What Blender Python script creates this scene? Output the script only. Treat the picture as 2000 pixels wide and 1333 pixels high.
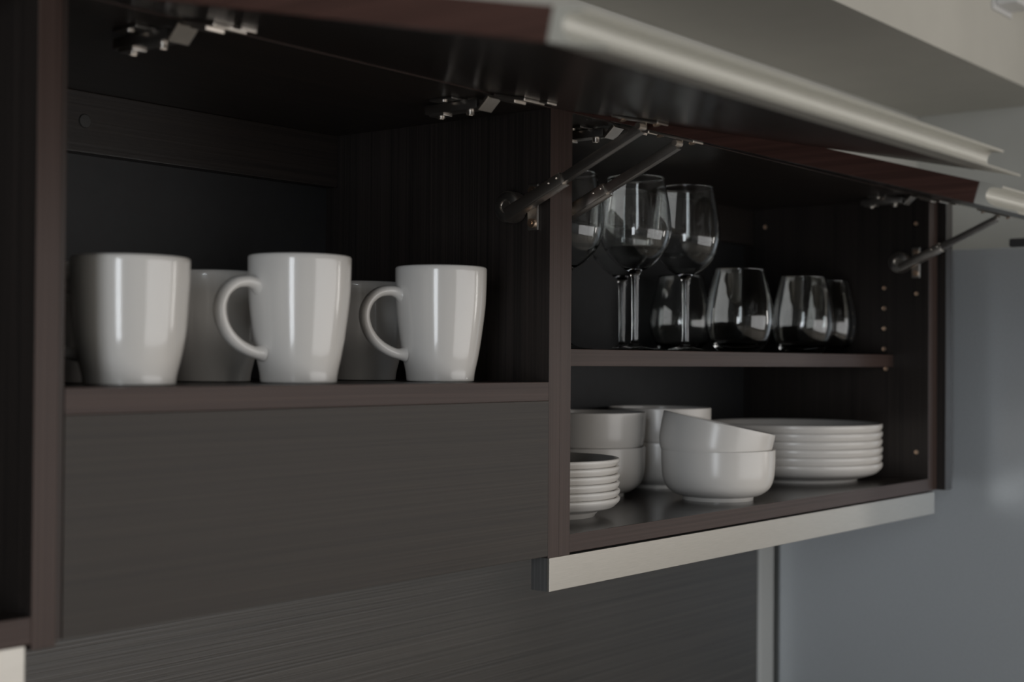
import bpy, bmesh, math
from mathutils import Vector, Matrix

# ------------------------------------------------------------------ clean
for o in list(bpy.data.objects):
    bpy.data.objects.remove(o)
sc = bpy.context.scene
COL = sc.collection
R = math.radians

# ------------------------------------------------------------------ camera
# X runs along the cabinet wall, Y into the wall, Z up; origin at eye height
yaw, pitch, roll = R(51.4674), R(0.779), R(0.428)
fwd = Vector((math.sin(yaw) * math.cos(pitch), math.cos(yaw) * math.cos(pitch), math.sin(pitch)))
rgt = Vector((math.cos(yaw), -math.sin(yaw), 0))
upv = rgt.cross(fwd)
r2 = rgt * math.cos(roll) + upv * math.sin(roll)
u2 = -rgt * math.sin(roll) + upv * math.cos(roll)
cam_data = bpy.data.cameras.new('camera')
cam = bpy.data.objects.new('camera', cam_data)
COL.objects.link(cam)
cam.matrix_world = Matrix(((r2.x, u2.x, -fwd.x, -1.0815), (r2.y, u2.y, -fwd.y, -0.8159),
                           (r2.z, u2.z, -fwd.z, 0.0), (0, 0, 0, 1)))
cam_data.sensor_width = 36
cam_data.lens = 50
cam_data.clip_start = 0.02
cam_data.dof.use_dof = True
cam_data.dof.focus_distance = 1.45
cam_data.dof.aperture_fstop = 5.0
sc.camera = cam

# ------------------------------------------------------------------ light
sc.view_settings.view_transform = 'Standard'
sc.view_settings.look = 'None'
sc.view_settings.gamma = 1
sc.view_settings.use_curve_mapping = False
sc.view_settings.exposure = 0.0
sc.cycles.use_denoising = True
sc.cycles.max_bounces = 16
sc.cycles.transmission_bounces = 14
sc.cycles.transparent_max_bounces = 12
sc.cycles.caustics_reflective = False
sc.cycles.caustics_refractive = False
sc.cycles.sample_clamp_indirect = 4.0

world = bpy.data.worlds.new('world')
sc.world = world
world.use_nodes = True
world.node_tree.nodes['Background'].inputs[0].default_value = (0.75, 0.85, 1.0, 1)
world.node_tree.nodes['Background'].inputs[1].default_value = 0.6


def window_light(name, loc, rot, sx, sy, power, col):
    d = bpy.data.lights.new(name, 'AREA')
    d.shape = 'RECTANGLE'
    d.size, d.size_y = sx, sy
    d.energy = power
    d.color = col
    o = bpy.data.objects.new(name, d)
    COL.objects.link(o)
    o.location = loc
    o.rotation_euler = rot
    return o


# daylight entering through the room's three windows
window_light('daylight_front', (1.62, -4.08, -0.33), (R(90), 0, 0), 4.96, 2.3, 60, (1.0, 0.945, 0.89))
window_light('daylight_left', (-3.68, -1.92, -0.15), (R(90), 0, R(-90)), 0.78, 2.1, 40, (0.90, 0.95, 1.0))
window_light('daylight_right', (4.48, -3.30, 0.1), (R(90), 0, R(90)), 0.6, 1.5, 14, (1.0, 0.96, 0.90))


# ------------------------------------------------------------------ materials
def newmat(name):
    m = bpy.data.materials.new(name)
    m.use_nodes = True
    nt = m.node_tree
    return m, nt, nt.nodes['Principled BSDF']


def N(nt, kind, **kw):
    n = nt.nodes.new(kind)
    for k, v in kw.items():
        setattr(n, k, v)
    return n


def wood(name, dark, light, axis='x', rough=0.38, bump=0.25, spec=0.5, fine=420):
    """dark stained oak veneer: fine streaks running along one axis"""
    m, nt, b = newmat(name)
    tc = N(nt, 'ShaderNodeTexCoord')
    mp = N(nt, 'ShaderNodeMapping')
    s = {'x': (3, fine, fine), 'y': (fine, 3, fine), 'z': (fine, fine, 3)}[axis]
    mp.inputs['Scale'].default_value = s
    nt.links.new(tc.outputs['Object'], mp.inputs['Vector'])
    n1 = N(nt, 'ShaderNodeTexNoise')
    n1.inputs['Scale'].default_value = 1.0
    n1.inputs['Detail'].default_value = 3
    nt.links.new(mp.outputs[0], n1.inputs['Vector'])
    mp2 = N(nt, 'ShaderNodeMapping')
    mp2.inputs['Scale'].default_value = tuple(v * (0.3 if v > 10 else 0.5) for v in s)
    nt.links.new(tc.outputs['Object'], mp2.inputs['Vector'])
    n2 = N(nt, 'ShaderNodeTexNoise')
    n2.inputs['Scale'].default_value = 1.0
    n2.inputs['Detail'].default_value = 4
    nt.links.new(mp2.outputs[0], n2.inputs['Vector'])
    mx = N(nt, 'ShaderNodeMath', operation='MULTIPLY_ADD')
    mx.inputs[1].default_value = 0.6
    sc2 = N(nt, 'ShaderNodeMath', operation='MULTIPLY')
    sc2.inputs[1].default_value = 0.4
    nt.links.new(n2.outputs[0], sc2.inputs[0])
    nt.links.new(n1.outputs[0], mx.inputs[0])
    nt.links.new(sc2.outputs[0], mx.inputs[2])
    cr = N(nt, 'ShaderNodeValToRGB')
    cr.color_ramp.elements[0].position = 0.34
    cr.color_ramp.elements[0].color = (*dark, 1)
    cr.color_ramp.elements[1].position = 0.66
    cr.color_ramp.elements[1].color = (*light, 1)
    nt.links.new(mx.outputs[0], cr.inputs[0])
    nt.links.new(cr.outputs[0], b.inputs['Base Color'])
    bp = N(nt, 'ShaderNodeBump')
    bp.inputs['Strength'].default_value = bump
    bp.inputs['Distance'].default_value = 0.0006
    nt.links.new(n1.outputs[0], bp.inputs['Height'])
    nt.links.new(bp.outputs[0], b.inputs['Normal'])
    b.inputs['Roughness'].default_value = rough
    b.inputs['Specular IOR Level'].default_value = spec
    return m


def plain(name, col, rough=0.5, metal=0.0, noise=0.0, nscale=30, stretch=None, bump=0.0, coat=0.0):
    """one colour with a slight procedural variation"""
    m, nt, b = newmat(name)
    tc = N(nt, 'ShaderNodeTexCoord')
    mp = N(nt, 'ShaderNodeMapping')
    mp.inputs['Scale'].default_value = stretch or (1, 1, 1)
    nt.links.new(tc.outputs['Object'], mp.inputs['Vector'])
    n1 = N(nt, 'ShaderNodeTexNoise')
    n1.inputs['Scale'].default_value = nscale
    n1.inputs['Detail'].default_value = 3
    nt.links.new(mp.outputs[0], n1.inputs['Vector'])
    cr = N(nt, 'ShaderNodeValToRGB')
    cr.color_ramp.elements[0].position = 0.3
    cr.color_ramp.elements[1].position = 0.7
    cr.color_ramp.elements[0].color = (*[c * (1 - noise) for c in col], 1)
    cr.color_ramp.elements[1].color = (*[min(1, c * (1 + noise)) for c in col], 1)
    nt.links.new(n1.outputs[0], cr.inputs[0])
    nt.links.new(cr.outputs[0], b.inputs['Base Color'])
    b.inputs['Roughness'].default_value = rough
    b.inputs['Metallic'].default_value = metal
    b.inputs['Coat Weight'].default_value = coat
    b.inputs['Coat Roughness'].default_value = 0.05
    if bump:
        bp = N(nt, 'ShaderNodeBump')
        bp.inputs['Strength'].default_value = bump
        bp.inputs['Distance'].default_value = 0.0005
        nt.links.new(n1.outputs[0], bp.inputs['Height'])
        nt.links.new(bp.outputs[0], b.inputs['Normal'])
    return m


DK, LT = (0.016, 0.013, 0.012), (0.040, 0.031, 0.027)
M = {
    'wood_x': wood('dark_oak_horizontal', DK, LT, 'x'),
    'wood_y': wood('dark_oak_depth', DK, LT, 'y'),
    'wood_z': wood('dark_oak_vertical', (0.016, 0.014, 0.013), (0.040, 0.032, 0.029), 'z', 0.38, 0.2, 0.4, 700),
    'fascia': wood('dark_oak_fascia', (0.018, 0.0130, 0.0100), (0.038, 0.0285, 0.0220), 'x', 0.48, 0.2, 0.4, 650),
    'edge_x': wood('red_brown_edge_band_horizontal', (0.044, 0.026, 0.022), (0.078, 0.050, 0.043), 'x', 0.45, 0.15, 0.3),
    'edge_y': wood('red_brown_edge_band_depth', (0.060, 0.028, 0.022), (0.110, 0.052, 0.042), 'y', 0.45, 0.15, 0.3),
    'edge_dark': wood('dark_edge_band', (0.030, 0.021, 0.018), (0.056, 0.040, 0.035), 'z', 0.45, 0.15, 0.3),
    'edge_z': wood('red_brown_edge_band_vertical', (0.046, 0.028, 0.023), (0.080, 0.052, 0.045), 'z', 0.45, 0.15, 0.3),
    'door_in': wood('dark_oak_door_lining', DK, LT, 'x', 0.20, 0.30, 0.5, 300),
    'floor_in': wood('dark_oak_cabinet_floor', DK, LT, 'x', 0.22, 0.12),
    'backsplash': wood('dark_oak_backsplash', (0.036, 0.032, 0.028), (0.076, 0.067, 0.059), 'x', 0.36, 0.4, 0.5, 420),
    'grey_oak': wood('grey_oak_end', (0.070, 0.070, 0.070), (0.150, 0.150, 0.150), 'z', 0.4, 0.2, 0.5, 600),
    'back': plain('black_backing_board', (0.020, 0.021, 0.023), 0.5, 0, 0.1, 60),
    'metal_strip': plain('brushed_steel', (0.43, 0.41, 0.375), 0.36, 0.9, 0.05, 40, (1, 1, 30), 0.05),
    'alu': plain('satin_aluminium', (0.66, 0.65, 0.60), 0.44, 0.50, 0.03, 40, (1, 30, 30)),
    'nickel': plain('nickel_plated_steel', (0.78, 0.72, 0.66), 0.30, 1.0, 0.06, 80),
    'nickel_dark': plain('dull_nickel_steel', (0.52, 0.49, 0.46), 0.34, 1.0, 0.08, 80),
    'screw': plain('brass_screw', (0.72, 0.55, 0.42), 0.3, 1.0, 0.05, 80),
    'black': plain('black_plastic', (0.012, 0.012, 0.012), 0.4),
    'porcelain': plain('white_glazed_porcelain', (0.80, 0.78, 0.755), 0.16, 0, 0.01, 12, None, 0, 0.35),
    'stoneware': plain('white_satin_stoneware', (0.80, 0.78, 0.755), 0.24, 0, 0.015, 20),
    'fridge': plain('silver_grey_lacquer', (0.68, 0.72, 0.76), 0.30, 0.40, 0.03, 300),
    'fridge_dark': plain('dark_grey_plastic', (0.05, 0.05, 0.055), 0.5),
    'wall': plain('off_white_wall_paint', (0.62, 0.62, 0.59), 0.9, 0, 0.02, 12, None, 0.1),
    'soffit': plain('warm_white_paint', (0.61, 0.595, 0.545), 0.9, 0, 0.02, 12, None, 0.1),
    'room': plain('grey_beige_wall_paint', (0.40, 0.395, 0.39), 0.9, 0, 0.02, 12),
    'floor': wood('pale_oak_floor', (0.31, 0.28, 0.24), (0.45, 0.41, 0.36), 'x', 0.45, 0.1, 0.5, 60),
    'counter': plain('pale_grey_stone', (0.42, 0.43, 0.44), 0.3, 0, 0.15, 90),
    'trim': plain('pale_grey_trim', (0.60, 0.62, 0.62), 0.5),
    'cap': plain('dark_grey_cap', (0.07, 0.07, 0.07), 0.5),
    'white': plain('white_plastic', (0.75, 0.75, 0.75), 0.4),
    'frame': plain('white_lacquer', (0.7, 0.7, 0.68), 0.4),
}
g, nt, b = newmat('clear_glass')
b.inputs['Transmission Weight'].default_value = 1.0
b.inputs['Roughness'].default_value = 0.0
b.inputs['IOR'].default_value = 1.5
b.inputs['Base Color'].default_value = (0.97, 0.985, 0.98, 1)
M['glass'] = g


# ------------------------------------------------------------------ builders
def wloc(p):
    v = Vector((0, 0, 0))
    while p is not None:
        v += p.location
        p = p.parent
    return v


def link(name, bm, mat, parent=None, shift=True, smooth=None):
    """finish a bmesh as ONE object; coordinates are in the world unless shift is off"""
    bmesh.ops.recalc_face_normals(bm, faces=bm.faces)
    if parent is not None and shift:
        bmesh.ops.translate(bm, vec=-wloc(parent), verts=bm.verts)
    me = bpy.data.meshes.new(name)
    bm.to_mesh(me)
    bm.free()
    mats = mat if isinstance(mat, (list, tuple)) else [mat]
    for k in mats:
        me.materials.append(M[k])
    if smooth:
        me.polygons.foreach_set('use_smooth', [True] * len(me.polygons))
        if smooth < 180:
            me.set_sharp_from_angle(angle=R(smooth))
    o = bpy.data.objects.new(name, me)
    COL.objects.link(o)
    if parent is not None:
        o.parent = parent
    return o


def tag(o, label=None, cat=None, group=None, kind=None):
    if label: o['label'] = label
    if cat: o['category'] = cat
    if group: o['group'] = group
    if kind: o['kind'] = kind
    return o


def empty(name, loc, label=None, cat=None, group=None):
    o = bpy.data.objects.new(name, None)
    COL.objects.link(o)
    o.location = loc
    o.empty_display_size = 0.05
    return tag(o, label, cat, group)


def abox(bm, x0, x1, y0, y1, z0, z1, bev=0.0, mi=0, mfront=None):
    """axis aligned box; mfront = material index of the face looking to -Y"""
    t = bmesh.new()
    bmesh.ops.create_cube(t, size=1)
    bmesh.ops.scale(t, vec=(x1 - x0, y1 - y0, z1 - z0), verts=t.verts)
    bmesh.ops.translate(t, vec=((x0 + x1) / 2, (y0 + y1) / 2, (z0 + z1) / 2), verts=t.verts)
    if bev:
        bmesh.ops.bevel(t, geom=t.edges[:] + t.verts[:], offset=bev, segments=2, profile=0.6, affect='EDGES')
    t.normal_update()
    for f in t.faces:
        f.material_index = mi
        if mfront is not None and f.normal.y < -0.9:
            f.material_index = mfront
    merge(bm, t)
    return bm


def merge(bm, t):
    me = bpy.data.meshes.new('tmp')
    t.to_mesh(me)
    t.free()
    bm.from_mesh(me)
    bpy.data.meshes.remove(me)


def box(name, mat, parent, x0, x1, y0, y1, z0, z1, bev=0.0006, mfront=None):
    return link(name, abox(bmesh.new(), x0, x1, y0, y1, z0, z1, bev, 0, mfront), mat, parent)


def lathe(bm, prof, n=64, close=False):
    """revolve (r, z) points round Z; r = 0 gives a pole"""
    rings = []
    for r, z in prof:
        if r < 1e-7:
            rings.append([bm.verts.new((0, 0, z))])
        else:
            rings.append([bm.verts.new((r * math.cos(2 * math.pi * i / n), r * math.sin(2 * math.pi * i / n), z)) for i in range(n)])
    pairs = list(zip(rings[:-1], rings[1:]))
    if close:
        pairs.append((rings[-1], rings[0]))
    for a, c in pairs:
        for i in range(n):
            j = (i + 1) % n
            if len(a) == 1 and len(c) == 1: continue
            if len(a) == 1: bm.faces.new((a[0], c[i], c[j]))
            elif len(c) == 1: bm.faces.new((a[i], a[j], c[0]))
            else: bm.faces.new((a[i], a[j], c[j], c[i]))
    return bm


def spline(pts, n):
    """Catmull-Rom through the points (any dimension)"""
    P = [Vector(p) for p in pts]
    P = [P[0] * 2 - P[1]] + P + [P[-1] * 2 - P[-2]]
    out = []
    for i in range(1, len(P) - 2):
        for k in range(n):
            t = k / n
            out.append(0.5 * ((2 * P[i]) + (P[i + 1] - P[i - 1]) * t + (2 * P[i - 1] - 5 * P[i] + 4 * P[i + 1] - P[i + 2]) * t * t
                              + (-P[i - 1] + 3 * P[i] - 3 * P[i + 1] + P[i + 2]) * t ** 3))
    out.append(P[-2])
    return out


def cyl(bm, c, axis, r, h, n=24, r2=None, mi=0):
    t = bmesh.new()
    bmesh.ops.create_cone(t, cap_ends=True, segments=n, radius1=r, radius2=r if r2 is None else r2, depth=h)
    q = Vector((0, 0, 1)).rotation_difference(Vector(axis).normalized())
    bmesh.ops.transform(t, matrix=Matrix.Translation(Vector(c)) @ q.to_matrix().to_4x4(), verts=t.verts)
    for f in t.faces: f.material_index = mi
    merge(bm, t)
    return bm


def bar(bm, p, q, w, h, bev=0.0, side=Vector((1, 0, 0)), drop=0.0):
    """box from p to q, w wide along side, h tall across"""
    p, q = Vector(p), Vector(q)
    d = (q - p).normalized()
    n = d.cross(side).normalized()
    if n.z < 0: n = -n
    L = (q - p).length
    t = bmesh.new()
    bmesh.ops.create_cube(t, size=1)
    bmesh.ops.scale(t, vec=(w, L, h), verts=t.verts)
    if bev:
        bmesh.ops.bevel(t, geom=t.edges[:] + t.verts[:], offset=bev, segments=2, profile=0.6, affect='EDGES')
    mtx = Matrix((side, d, n)).transposed().to_4x4()
    mtx.translation = (p + q) / 2 + n * drop
    bmesh.ops.transform(t, matrix=mtx, verts=t.verts)
    merge(bm, t)
    return bm


def struct(name, bm, mat, **kw):
    return tag(link(name, bm, mat, **kw), kind='structure')


# ------------------------------------------------------------------ the room
FLOOR, CEIL = -1.59, 0.95
XL, XR, YF, YB = -3.7, 1.70, -4.1, 0.345
XE = 4.5
struct('floor', abox(bmesh.new(), XL - .1, XE + .1, YF - .1, YB + .1, FLOOR - .1, FLOOR), 'floor')
struct('ceiling', abox(bmesh.new(), XL - .1, XE + .1, YF - .1, YB + .1, CEIL, CEIL + .1), 'wall')
struct('wall_back', abox(bmesh.new(), XL - .1, XR + .12, YB, YB + .1, FLOOR, CEIL), 'wall')


def wall_with_window(name, n, axis, a0, a1, b0, b1, w0, w1, z0, z1, mat):
    """wall slab spanning a0..a1 along its length, b0..b1 thick, with an opening w0..w1, z0..z1"""
    bm = bmesh.new()
    win = empty('window_%d' % n, (0, 0, 0))
    win['kind'] = 'structure'

    def put(bmx, p0, p1, q0, q1, zz0, zz1):
        if axis == 'x': abox(bmx, p0, p1, q0, q1, zz0, zz1)
        else: abox(bmx, q0, q1, p0, p1, zz0, zz1)
    put(bm, a0, w0, b0, b1, FLOOR, CEIL)
    put(bm, w1, a1, b0, b1, FLOOR, CEIL)
    put(bm, w0, w1, b0, b1, FLOOR, z0)
    put(bm, w0, w1, b0, b1, z1, CEIL)
    struct(name, bm, mat)
    m = (b0 + b1) / 2
    f = bmesh.new()
    e = 0.05
    put(f, w0, w0 + e, m - .03, m + .03, z0, z1)
    put(f, w1 - e, w1, m - .03, m + .03, z0, z1)
    put(f, w0 + e, w1 - e, m - .03, m + .03, z0, z0 + e)
    put(f, w0 + e, w1 - e, m - .03, m + .03, z1 - e, z1)
    link('window_frame', f, 'frame', win)
    p = bmesh.new()
    put(p, w0 + e, w1 - e, m - .003, m + .003, z0 + e, z1 - e)
    link('pane', p, 'glass', win)


wall_with_window('wall_front', 1, 'x', XL, XE, YF - .1, YF, -0.91, 4.15, -1.53, 0.87, 'room')
wall_with_window('wall_left', 2, 'y', YF, YB, XL - .1, XL, -2.36, -1.48, -1.25, 0.93, 'room')
wall_with_window('wall_right', 3, 'y', YF, YB, XE, XE + .1, -3.65, -2.95, -0.70, 0.90, 'room')
struct('wall_return_right', abox(bmesh.new(), XR, XR + .12, -0.45, YB, FLOOR, CEIL), 'wall')
struct('wall_back_right', abox(bmesh.new(), XR + .12, XE + .1, YB, YB + .1, FLOOR, CEIL), 'wall')

# dropped soffit above the cabinets, its white front face turned to the room
struct('ceiling_soffit', abox(bmesh.new(), XL, XR, 0.062, YB, 0.503, CEIL, 0.002), 'soffit')
# wood backsplash below the cabinets
tag(box('wall_panel_back', 'backsplash', None, -2.2, 1.003, 0.325, YB, -0.69, -0.12), kind='structure')

tag(box('trim_1', 'trim', None, 1.004, 1.056, 0.321, YB, -0.69, 0.10, .006), kind='structure')

# ------------------------------------------------------------------ cabinets
ZB, ZS, ZT, ZTT, T = -0.1862, -0.0203, 0.2409, 0.2589, 0.018   # bottom, mug shelf, underside of top, top, board
DB = 0.305                                                      # face of the back boards
ZV = -0.2205                                                    # lower edge of the metal valance


def door(cab, x0, x1, L, alpha):
    """top hung flap, hinged at the front edge of the cabinet top, opened to alpha below level"""
    ca, sa = math.cos(alpha), math.sin(alpha)

    def W(x, s, n): return Vector((x, -0.0015 - s * ca - n * sa, ZT + 0.0005 - s * sa + n * ca))
    th = 0.0178

    def slab(s0, s1, n0, n1, xa, xb, bev):
        t = bmesh.new()
        bmesh.ops.create_cube(t, size=1)
        bmesh.ops.scale(t, vec=(xb - xa, s1 - s0, n1 - n0), verts=t.verts)
        bmesh.ops.translate(t, vec=((xa + xb) / 2, (s0 + s1) / 2, (n0 + n1) / 2), verts=t.verts)
        if bev: bmesh.ops.bevel(t, geom=t.edges[:] + t.verts[:], offset=bev, segments=2, profile=0.6, affect='EDGES')
        t.normal_update()
        for f in t.faces:
            f.material_index = 1 if abs(f.normal.x) > 0.6 else 0
        for v in t.verts:
            v.co = W(v.co.x, v.co.y, v.co.z)
        return t
    d = link('door', slab(0.0, L, 0.0, th, x0, x1, 0.0008), ['door_in', 'edge_y'], cab)
    tag(d, 'dark wood flap door swung up, lined in glossy dark veneer')
    # C shaped grip profile along the free edge
    sec = [(0, 0.0003), (.0357, 0.0), (.0360, 0.0008), (.0352, 0.0016)]
    for k in range(7):      # cove
        a = math.pi / 2 * k / 6
        sec.append((.0075 + .0115 * (1 - math.sin(a)), .0016 + .0075 * (1 - math.cos(a))))
    for k in range(5):
        a = math.pi / 2 * k / 4
        sec.append((.0075 + .004 * (1 - math.cos(a)), .0091 + .0064 * math.sin(a)))
    sec += [(.0185, .0160), (.0190, .0171), (.0185, .0180), (0, .0180)]
    bm = bmesh.new()
    ra = [bm.verts.new(W(x0, L + s, n)) for s, n in sec]
    rb = [bm.verts.new(W(x1, L + s, n)) for s, n in sec]
    for i in range(len(sec)):
        j = (i + 1) % len(sec)
        bm.faces.new((ra[i], ra[j], rb[j], rb[i]))
    bm.faces.new(ra[::-1]); bm.faces.new(rb)
    tag(link('handle_profile', bm, 'alu', d, smooth=35), 'pale aluminium grip rail with a hollow channel')
    return W


def hinge(cab, x, W):
    """concealed hinge: plate and arm under the cabinet top, link and cup on the door"""
    h = empty('hinge', (x, 0.03, ZT))
    h.location -= wloc(cab)
    h.parent = cab
    bm = bmesh.new()
    abox(bm, x - .020, x + .020, .034, .062, ZT - .0022, ZT - .0001, .0006)
    link('mounting_plate', bm, 'nickel_dark', h)
    bm = bmesh.new()
    abox(bm, x - .0085, x + .0085, .014, .078, ZT - .0115, ZT - .0026, .0016)
    abox(bm, x - .0065, x + .0065, .056, .074, ZT - .0135, ZT - .0110, .0008)
    link('hinge_arm', bm, 'nickel_dark', h, smooth=40)
    for yy in (.064, .0285):
        bm = bmesh.new()
        cyl(bm, (x, yy, ZT - .0135), (0, 0, 1), .0036, .004, 16)
        abox(bm, x - .0026, x + .0026, yy - .0005, yy + .0005, ZT - .0159, ZT - .0154)
        link('screw', bm, 'nickel', h, smooth=40)
    for s in (-1, 1):
        bm = cyl(bmesh.new(), (x + s * .015, .048, ZT - .0030), (0, 0, 1), .0034, .0016, 16)
        link('screw', bm, 'nickel', h, smooth=40)
    p, q = Vector((x, .0125, ZT - .0130)), Vector((x, .0005, ZT - .0020))
    bm = bar(bmesh.new(), p, q, .019, .0030, .0006)
    bar(bm, q, W(x, .014, -.0030), .016, .0026, .0005)
    link('hinge_link', bm, 'nickel', h)
    # cup flange lying on the inside of the door
    bm = bmesh.new()
    bar(bm, W(x, .010, -.0016), W(x, .046, -.0016), .030, .0030, .0008)
    bar(bm, W(x, .012, -.0040), W(x, .030, -.0040), .017, .0030, .0008)
    link('hinge_cup', bm, 'nickel', h)
    bm = bar(bmesh.new(), W(x, .056, -.0012), W(x, .066, -.0012), .014, .0022, .0008)
    link('damper_stop', bm, 'nickel', h)


def lift_arm(cab, xw, s, W, yend):
    """telescopic flap stay on a side wall; xw wall face, s = +1 when the cabinet inside is towards +X"""
    a = empty('lift_arm', (xw, .03, .148))
    a.location -= wloc(cab)
    a.parent = cab
    x = xw + s * .021
    slope = .4515
    piv = Vector((x, .036, .1395))
    end = Vector((x, yend, .1395 + (.036 - yend) * slope))
    mid = piv + (end - piv) * .44
    # wall plate with two screws
    bm = bmesh.new()
    x0, x1 = sorted((xw + s * .0002, xw + s * .0030))
    abox(bm, x0, x1, .0125, .0255, .125, .170, .0012)
    link('wall_plate', bm, 'nickel_dark', a)
    for zz in (.132, .163):
        bm = cyl(bmesh.new(), (xw + s * .0042, .019, zz), (1, 0, 0), .0044, .0026, 20)
        cyl(bm, (xw + s * .0056, .019, zz), (1, 0, 0), .0016, .0012, 8)
        link('screw', bm, 'screw', a, smooth=40)
    # spring drum
    bm = cyl(bmesh.new(), (xw + s * .0095, .040, .148), (1, 0, 0), .0150, .0130, 40)
    link('spring_drum', bm, 'nickel', a, smooth=40)
    bm = lathe(bmesh.new(), [(.0068, -.001), (.0120, -.001), (.0140, .0008), (.0120, .0022), (.0068, .0022)], 40, True)
    bmesh.ops.transform(bm, matrix=Matrix.Translation((xw + s * .0165, .040, .148)) @ Matrix.Rotation(s * math.pi / 2, 4, 'Y'), verts=bm.verts)
    link('drum_rim', bm, 'nickel_dark', a, smooth=40)
    bm = cyl(bmesh.new(), (xw + s * .0165, .040, .148), (1, 0, 0), .0055, .003, 6)
    link('adjusting_nut', bm, 'nickel', a)
    # sleeve, inner bar with turned lip
    bm = bar(bmesh.new(), piv, mid, .0085, .0125, .0022)
    bar(bm, piv, mid, .0110, .0010, .0003, drop=-.0066)
    link('sleeve', bm, 'nickel', a, smooth=40)
    bm = bar(bmesh.new(), mid - (mid - piv) * .1, end, .0050, .0085, .0008)
    bar(bm, mid, end, .0072, .0008, .0002, drop=-.0046)
    link('inner_bar', bm, 'nickel_dark', a, smooth=40)
    for t in (.34, .40):
        c = piv.lerp(end, t)
        bm = cyl(bmesh.new(), c + Vector((-.0048, 0, .003)), (1, 0, 0), .0012, .0014, 10)
        link('rivet', bm, 'nickel', a, smooth=40)
    # bracket on the door
    ss = (-.0015 - end.y) / (W(0, 0, 0) - W(0, 1, 0)).y
    bm = bar(bmesh.new(), W(x, ss - .026, -.0012), W(x, ss + .024, -.0012), .018, .0020, .0005)
    q = W(x, ss, -.001)
    cyl(bm, (end + Vector((0, 0, .001))), (1, 0, 0), .0030, .011, 16)
    bar(bm, end + Vector((.0045, 0, 0)), q + Vector((.0045, 0, .0)), .0016, .006)
    link('door_bracket', bm, 'nickel', a)
    for ds in (-.019, .018):
        bm = cyl(bmesh.new(), W(x, ss + ds, -.0028), (0, math.sin(R(14)), math.cos(R(14))), .0034, .0016, 14)
        link('screw', bm, 'screw', a, smooth=40)


# --- open cabinet at the left edge of the picture
XA0, XA1 = -1.06, -0.5534
c0 = empty('wall_cabinet', (-0.80, 0.15, ZB), 'dark wood wall cabinet cut off by the left edge of the photo', 'cabinet', 'row of dark wood wall cabinets')
box('side_panel', ['wood_z', 'edge_z'], c0, -0.5534, -0.5351, 0, .325, ZB - .004, ZTT, .0008, 1)
box('side_panel', ['wood_z', 'edge_z'], c0, XA0, XA0 + T, 0, .325, ZB, ZTT, .0008, 1)
box('bottom_panel', ['wood_x', 'edge_x'], c0, XA0 + T, -0.5534, 0, DB, ZB, ZB + T, .0006, 1)
box('top_panel', ['wood_x', 'edge_x'], c0, XA0 + T, -0.5534, 0, DB, ZT, ZTT, .0006, 1)
box('back_panel', 'back', c0, XA0 + T, -0.5534, DB, DB + .006, ZB, ZTT, 0)
v = box('valance', 'grey_oak', c0, XA0, -0.5575, 0.003, .022, ZV, ZB, .0004)
tag(box('metal_facing', 'metal_strip', v, XA0, -0.5575, 0.0004, .003, ZV, ZB - .0003, .0004), 'brushed steel strip')

# --- mug cabinet over the hood
c1 = empty('wall_cabinet', (-0.265, 0.15, ZB), 'dark wood cabinet with a mug shelf above a deep plain hood panel', 'cabinet', 'row of dark wood wall cabinets')
box('side_panel', ['wood_z', 'edge_dark'], c1, -0.5350, -0.5304, .001, .325, ZB, ZTT, .0006, 1)
box('side_panel', ['wood_z', 'edge_z'], c1, 0.0, 0.0175, 0, .325, ZB - .002, ZTT, .0003, 1)
box('top_panel', ['wood_x', 'edge_x'], c1, -0.5304, 0.0, 0, DB, ZT, ZTT, .0005, 1)
tag(box('shelf', ['wood_x', 'edge_x'], c1, -0.5304, 0.0, 0, DB, ZS - T, ZS, .0006, 1), 'mug shelf with a red brown edge')
tag(box('hood_fascia', 'fascia', c1, -0.5303, -.0001, 0.0, .018, ZB, ZS - T - .0001, .0003), 'plain dark grey brown hood panel with horizontal grain')
box('back_panel', 'back', c1, -0.5304, 0.0, DB, DB + .006, ZB, ZTT, 0)
rail = box('back_rail', 'wood_x', c1, -0.5304, 0.0, .288, DB - .0003, .1853, ZT, .0008)
bm = lathe(bmesh.new(), [(0, .0012), (.0058, .0010), (.0066, 0), (0, 0)], 28)
bmesh.ops.transform(bm, matrix=Matrix.Translation((-.3184, .288, .2138)) @ Matrix.Rotation(R(90), 4, 'X'), verts=bm.verts)
link('screw_cap', bm, 'cap', rail, smooth=40)
W1 = door(c1, -.5414, .0156, .4140, R(12.45))
hinge(c1, -.432, W1)
hinge(c1, -.085, W1)
lift_arm(c1, 0.0, -1, W1, -.1165)

# --- glass and dish cabinet
XC0, XC1 = 0.0352, 0.9179
c2 = empty('wall_cabinet', (0.48, 0.15, ZB), 'dark wood cabinet holding glasses and dishes above a steel strip', 'cabinet', 'row of dark wood wall cabinets')
box('side_panel', ['wood_z', 'edge_z'], c2, 0.0176, XC0, 0, .325, ZB - .002, ZTT, .0003, 1)
box('side_panel', ['wood_z', 'edge_z'], c2, XC1, 0.936, 0, .325, ZB, ZTT, .0006, 1)
box('filler_strip', ['wood_z', 'edge_z'], c2, 0.9362, 0.952, 0.001, .325, ZB, ZTT, .0006, 1)
tag(box('cover_panel', 'wood_z', c2, 0.9522, 0.977, -.012, .325, ZB, ZTT, .0008), 'dark cover panel standing proud at the right end')
box('top_panel', ['wood_x', 'edge_x'], c2, XC0, XC1, 0, DB, ZT, ZTT, .0005, 1)
tag(box('bottom_panel', ['floor_in', 'edge_x'], c2, XC0, XC1, 0, DB, ZB, ZB + T, .0006, 1), 'glossy dark cabinet floor')
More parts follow.
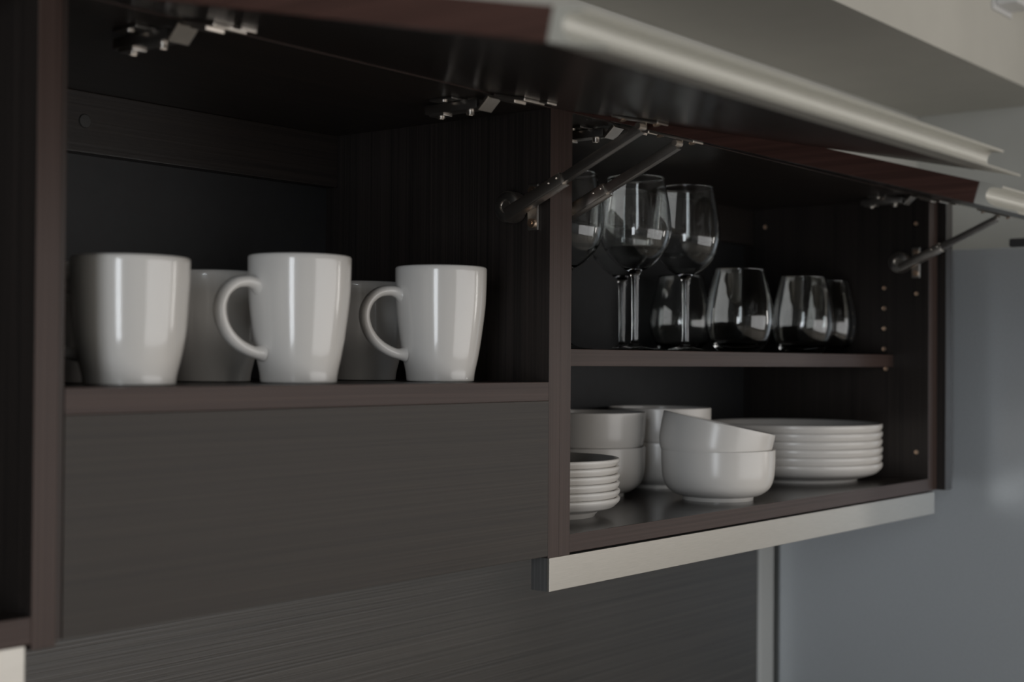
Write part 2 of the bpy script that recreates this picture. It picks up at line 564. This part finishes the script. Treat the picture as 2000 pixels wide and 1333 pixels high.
tag(box('shelf', ['wood_x', 'edge_x'], c2, XC0, XC1, .0541, DB - .002, .0123 - T, .0123, .0006, 1), 'thin shelf under the glasses')
box('back_panel', 'back', c2, XC0, XC1, DB, DB + .006, ZB, ZTT, 0)
box('back_rail', 'wood_x', c2, XC0, XC1, .288, DB - .0003, .1853, ZT, .0008)
v = box('valance', 'grey_oak', c2, 0.003, 0.9417, 0.003, .022, ZV, ZB - .0022, .0004)
tag(box('metal_facing', 'metal_strip', v, 0.003, 0.9417, 0.0002, .003, ZV, ZB - .0022, .0004), 'brushed steel strip under the cabinet')
W2 = door(c2, .0196, .9500, .4175, R(16.0))
hinge(c2, .115, W2)
hinge(c2, .862, W2)
lift_arm(c2, XC0, 1, W2, -.1065)
lift_arm(c2, XC1, -1, W2, -.1065)
# row of shelf pin bores and screws on the right side wall
for yy, zz in ((.0690, .1118), (.0690, .0815), (.0690, .0514), (.0690, .0212), (.066, -.0085), (.020, .2052), (.019, .1022), (.0182, -.1302), (.2675, .2130)):
    bm = lathe(bmesh.new(), [(0, .0006), (.0016, .0006), (.0022, .0014), (.0030, .0012), (.0033, 0)], 20)
    bmesh.ops.transform(bm, matrix=Matrix.Translation((XC1, yy, zz)) @ Matrix.Rotation(R(-90), 4, 'Y'), verts=bm.verts)
    link('screw' if yy < .05 or yy > .2 else 'shelf_pin_bush', bm, 'screw', c2, smooth=40)


# ------------------------------------------------------------------ crockery
def resample(pts, n=5):
    return [(p[0], p[1]) for p in spline([(a, b_, 0) for a, b_ in pts], n)]


def mug(name, label, xy, rr, h, base, az, s=1.0):
    """az = world direction (degrees) of the handle"""
    m = empty(name, (xy[0], xy[1], ZS), label, 'mug', 'white mugs on the shelf over the hood')
    m.rotation_euler = (0, 0, R(az))
    fr = [(0, base), (.05, base + .008), (.107, base + .03), (.23, base + .095), (.41, base + .165), (.65, .972), (.85, .995), (.985, 1.0)]
    outer = resample([(rr * f, h * z) for z, f in fr], 4)
    w = .0034
    prof = [(0, .0012), (rr * base * .80, .0012), (rr * base * .86, 0), (rr * base * .94, 0)]
    prof += [(outer[0][0], .0012)] + outer[1:]
    prof += [(rr - .0008, h * .997), (rr - w * .5, h), (rr - w + .0007, h * .997)]
    prof += [(max(r_ - w, 0), max(z, .006)) for r_, z in reversed(outer) if z > .008] + [(rr * base * .6, .0055), (0, .005)]
    link('body', lathe(bmesh.new(), prof, 96), 'porcelain', m, shift=False, smooth=50)
    k = rr / .0425
    kh = h / .105
    path = [(.0385, .0790), (.0440, .0810), (.0520, .0822), (.0625, .0800), (.0715, .0725), (.0755, .0615), (.0738, .0500),
            (.0680, .0400), (.0590, .0320), (.0490, .0270), (.0420, .0252), (.0355, .0250)]
    pts = spline([(a * k, 0, z * kh) for a, z in path], 6)
    bm = bmesh.new()
    rings = []
    for i, p in enumerate(pts):
        t = (pts[min(i + 1, len(pts) - 1)] - pts[max(i - 1, 0)]).normalized()
        nrm = Vector((-t.z, 0, t.x))
        u = i / (len(pts) - 1)
        fl = max(0, 1 - u / .16) ** 2 * .0035 + max(0, 1 - (1 - u) / .14) ** 2 * .0026   # flared roots
        ra, rb = .0047 + fl, .0066 + fl * .7
        rings.append([bm.verts.new(p + nrm * (ra * math.cos(2 * math.pi * q / 20)) + Vector((0, rb * math.sin(2 * math.pi * q / 20), 0))) for q in range(20)])
    for a, c in zip(rings[:-1], rings[1:]):
        for q in range(20):
            bm.faces.new((a[q], a[(q + 1) % 20], c[(q + 1) % 20], c[q]))
    bm.faces.new(rings[0][::-1]); bm.faces.new(rings[-1])
    link('handle', bm, 'porcelain', m, shift=False, smooth=60)
    return m


VIEW = 180 + 90 - 51.5      # direction from the shelf back to the viewer, degrees


def toward(px_deg):         # handle turned px_deg to the left of the viewer
    return VIEW - px_deg


mug('mug', 'wide low white mug nearest the left post, handle half hidden by the post', (-.4425, .050), .0430, .0935, .77, toward(97))
mug('mug', 'tall white mug in the middle of the front row, handle to the left', (-.2735, .052), .0425, .1050, .735, toward(47))
mug('mug', 'tall white mug rightmost in the front row, handle to the left', (-.0985, .051), .0422, .1055, .735, toward(63))
mug('mug', 'shaded mug in the back row between the left and middle front mugs', (-.2930, .139), .0425, .0935, .77, toward(63))
mug('mug', 'shaded mug in the back row between the middle and right front mugs', (-.1060, .145), .0425, .0935, .77, toward(70))
mug('mug', 'shaded mug in the back row behind the leftmost front mug', (-.4150, .150), .0425, .0935, .77, toward(60))


def wine_glass(label, xy):
    w = empty('wine_glass', (xy[0], xy[1], .0123), label, 'wine glass', 'glasses on the shelf of the right cabinet')
    n = 72
    foot = [(.0040, .0130), (.0052, .0095), (.0085, .0066), (.0150, .0044), (.0250, .0027), (.0325, .0017), (.0335, .0010), (.0330, .0002), (.0310, 0), (0, 0.0008)]
    stem = resample([(.0078, .0945), (.0058, .0900), (.0047, .0820), (.0043, .0650), (.0040, .0450), (.0038, .0250), (.0039, .0180), (.0040, .0130)], 4)
    outer = resample([(.0078, .0945), (.0130, .0968), (.0225, .1030), (.0325, .1135), (.0395, .1265), (.0425, .1400), (.0424, .1520), (.0402, .1720), (.0370, .1900), (.0342, .2050)], 5)
    th = .0011
    inner = [(max(r_ - th, 0), z + (.0012 if z < .12 else 0)) for r_, z in outer if r_ > .012]
    bowl = outer + [(.0342 - th * .2, .2057), (.0342 - th * .8, .2057)] + inner[::-1] + [(.0065, .0985), (0, .0978)]
    link('bowl', lathe(bmesh.new(), bowl, n), 'glass', w, shift=False, smooth=180)
    link('stem', lathe(bmesh.new(), stem, n), 'glass', w, shift=False, smooth=180)
    link('foot', lathe(bmesh.new(), foot, n), 'glass', w, shift=False, smooth=50)
    return w


def fix_out(o):
    """make sure an open shell's faces look outwards"""
    bm = bmesh.new()
    bm.from_mesh(o.data)
    bm.normal_update()
    s = 0
    for f in bm.faces:
        c = f.calc_center_median()
        s += f.normal.x * c.x + f.normal.y * c.y
    if s < 0:
        bmesh.ops.reverse_faces(bm, faces=bm.faces)
        bm.to_mesh(o.data)
    bm.free()


for lab, xy in (('stemmed wine glass partly hidden behind the middle cabinet post', (.2443, .160)),
                ('stemmed wine glass standing behind the frontmost wine glass', (.4330, .210)),
                ('tall stemmed wine glass in front, its rim behind the lift arm', (.3270, .120)),
                ('rightmost stemmed wine glass, in front of a stemless glass', (.4410, .120))):
    w = wine_glass(lab, xy)
    for c in w.children:
        if c.name.startswith('stem'): fix_out(c)


def tumbler(label, xy):
    outer = resample([(.0260, .0006), (.0320, .0070), (.0390, .0190), (.0432, .0340), (.0440, .0460), (.0420, .0640), (.0370, .0870), (.0315, .1085)], 6)
    th = .0012
    prof = [(0, .0012), (.022, .0010), (.0245, 0)] + outer + [(.0313, .1093), (.0306, .1093)]
    prof += [(r_ - th, z) for r_, z in reversed(outer) if z > .014] + [(.0310, .0105), (.022, .0080), (0, .0072)]
    return tag(link('stemless_glass', lathe(bmesh.new(), prof, 80), 'glass', None, smooth=180), label, 'glass', 'glasses on the shelf of the right cabinet')


for lab, xy in (('stemless glass seen behind the stem of the rightmost wine glass', (.640, .250)),
                ('stemless glass just right of the rightmost wine glass', (.5490, .105)),
                ('stemless glass third along, overlapping the last glass', (.7480, .116)),
                ('stemless glass nearest the right cabinet wall', (.8560, .133))):
    o = tumbler(lab, xy)
    o.location = (xy[0], xy[1], .0123)

FL = ZB + T
bowl_cache, plate_cache = {}, {}


def dish(name, label, cat, group, prof, foot, loc, tilt=None):
    t = empty(name, loc, label, cat, group)
    key = (name, len(prof), prof[-2])
    if key not in bowl_cache:
        bowl_cache[key] = (link('body', lathe(bmesh.new(), prof, 96), 'stoneware', t, shift=False, smooth=50),
                           link('foot_ring', lathe(bmesh.new(), foot, 96, True), 'stoneware', t, shift=False, smooth=50))
    else:
        for src in bowl_cache[key]:
            c = src.copy()
            COL.objects.link(c)
            c.parent = t
    if tilt: t.rotation_euler = tilt
    return t


bo = resample([(.0440, .0045), (.0530, .0075), (.0625, .0150), (.0672, .0260), (.0688, .0400), (.0693, .0600)], 5)
bowl_prof = [(0, .0040), (.040, .0040)] + bo + [(.0690, .0615), (.0680, .0620), (.0668, .0614)]
bowl_prof += [(r_ - .0030, z + (.003 if z < .03 else .0)) for r_, z in reversed(bo) if z < .058] + [(.03, .0072), (0, .0070)]
bowl_foot = [(.0415, .0050), (.0432, .0046), (.0428, .0), (.0400, .0), (.0395, .0048)]


def bowl(label, xy, z, tilt=None):
    return dish('bowl', label, 'bowl', 'white bowls in the right cabinet', bowl_prof, bowl_foot, (xy[0], xy[1], FL + z), tilt)


NEST = .0430
bowl('white bowl at the bottom of the stack in front, foot ring showing', (.4406, .0723), 0)
ax = Vector((math.sin(R(51.5)), math.cos(R(51.5)), 0))     # line of sight: lean the bowl sideways to the right
q = Matrix.Rotation(R(12.0), 4, ax)
lean = bowl('white bowl leaning to the right on top of the front stack', (.4406 - .0072, .0723 + .0090), .0335)
lean.rotation_euler = q.to_euler()
bowl('lower white bowl of the stack behind the small plates', (.3750, .2180), 0)
bowl('upper white bowl of the stack behind the small plates', (.3750, .2180), NEST)
bowl('lower white bowl of the rearmost stack, between the two other stacks', (.5480, .2260), 0)
bowl('upper white bowl of the rearmost stack, between the two other stacks', (.5480, .2260), NEST + .0015)


def plate_profile(r, rf, h):
    if r > .1:
        po = resample([(rf + .004, .0036), (r - .022, .0068), (r - .0095, .0112), (r - .0030, .0168), (r - .0003, h - .0055), (r, h - .0016)], 4)
    else:
        po = resample([(rf + .004, .0036), (r - .022, .0066), (r - .0090, .0098), (r - .0042, .0132), (r - .0012, .0162), (r - .0002, h - .0034), (r, h - .0015)], 4)
    pr = [(0, .0030), (rf - .004, .0030)] + po + [(r - .0005, h - .0004), (r - .0016, h), (r - .0032, h - .0006)]
    pr += [(a - .0036, z + .0022) for a, z in reversed(po) if z < h - .008] + [(rf * .5, .0056), (0, .0055)]
    ft = [(rf - .002, .0038), (rf + .0035, .0038), (rf + .0012, 0), (rf - .0012, 0)]
    return pr, ft


ORD = ['bottom', 'fifth from the top', 'fourth from the top', 'third from the top', 'second from the top', 'topmost']
pr, ft = plate_profile(.1240, .0870, .0268)
for i in range(6):
    dish('dinner_plate', 'large white dinner plate, %s in the stack by the right wall' % ORD[i], 'plate', 'stack of dinner plates', pr, ft,
         (.7870 + (.0002, -.0003, .0002, -.0002, -.0001, -.0003)[i], .1480 + (.0, .0002, -.0002, .0002, -.0001, .0)[i], FL + i * .0110))
pr, ft = plate_profile(.0830, .0540, .0215)
for i in range(6):
    dish('side_plate', 'small white side plate, %s in the stack beside the middle post' % ORD[i], 'plate', 'stack of side plates', pr, ft,
         (.1550 - i * .0003, .1230 - (0, .0002, -.0001, .0002, .0, .0002)[i], FL + i * .0084))

# ------------------------------------------------------------------ fridge, box on the soffit, base units
FX = 1.060
fr = empty('refrigerator', (1.36, 0.0, FLOOR), 'tall grey refrigerator at the right end of the cabinets', 'refrigerator')
box('body', 'fridge', fr, FX, 1.665, -.235, .317, FLOOR + .02, .1768, .004)
box('plinth', 'fridge_dark', fr, FX + .01, 1.655, -.225, .30, FLOOR, FLOOR + .02, .001)
for z0, z1 in ((FLOOR + .06, -.72), (-.712, .174)):
    d = box('door', 'fridge', fr, FX, 1.665, -.300, -.242, z0, z1, .008)
    bm = bmesh.new()
    za, zb = (z1 - .42, z1 - .06) if z1 < 0 else (z0 + .06, z0 + .50)
    bar(bm, (FX + .06, -.335, za), (FX + .06, -.335, zb), .018, .014, .004)
    for zz in (za + .03, zb - .03):
        bar(bm, (FX + .06, -.338, zz), (FX + .06, -.296, zz), .014, .012, .002)
    link('handle', bm, 'nickel', d)
tag(box('hinge_cover', 'fridge_dark', fr, FX + .001, FX + .13, -.235, -.066, .1769, .1895, .003), 'dark plastic hinge cover on top')

al = empty('alarm_box', (1.40, .062, .62), 'small white box fixed high on the beige soffit', 'alarm box')
box('housing', 'white', al, 1.346, 1.420, .020, .0575, .619, .700, .004)
box('back_plate', 'white', al, 1.338, 1.428, .0575, .0618, .611, .708, .001)

wt = box('worktop', 'counter', None, -2.2, 1.03, -.300, .325, -.730, -.690, .002)
tag(wt, 'pale grey stone worktop below the wood backsplash', 'worktop')
for i in range(5):
    x0 = -2.2 + i * .646
    bc = empty('base_cabinet', (x0 + .32, 0, FLOOR), 'dark wood base cabinet under the worktop, %s from the left' % ('first', 'second', 'third', 'fourth', 'fifth')[i], 'cabinet', 'base cabinets under the worktop')
    box('body', 'wood_x', bc, x0 + .001, x0 + .645, -.262, .32, FLOOR + .10, -.7305, .001)
    box('plinth', 'black', bc, x0 + .001, x0 + .645, -.21, .30, FLOOR, FLOOR + .10, .001)
    d = box('door', 'fascia', bc, x0 + .003, x0 + .643, -.281, -.263, FLOOR + .105, -.755, .001)
    box('handle_profile', 'alu', d, x0 + .003, x0 + .643, -.290, -.266, -.754, -.733, .001)
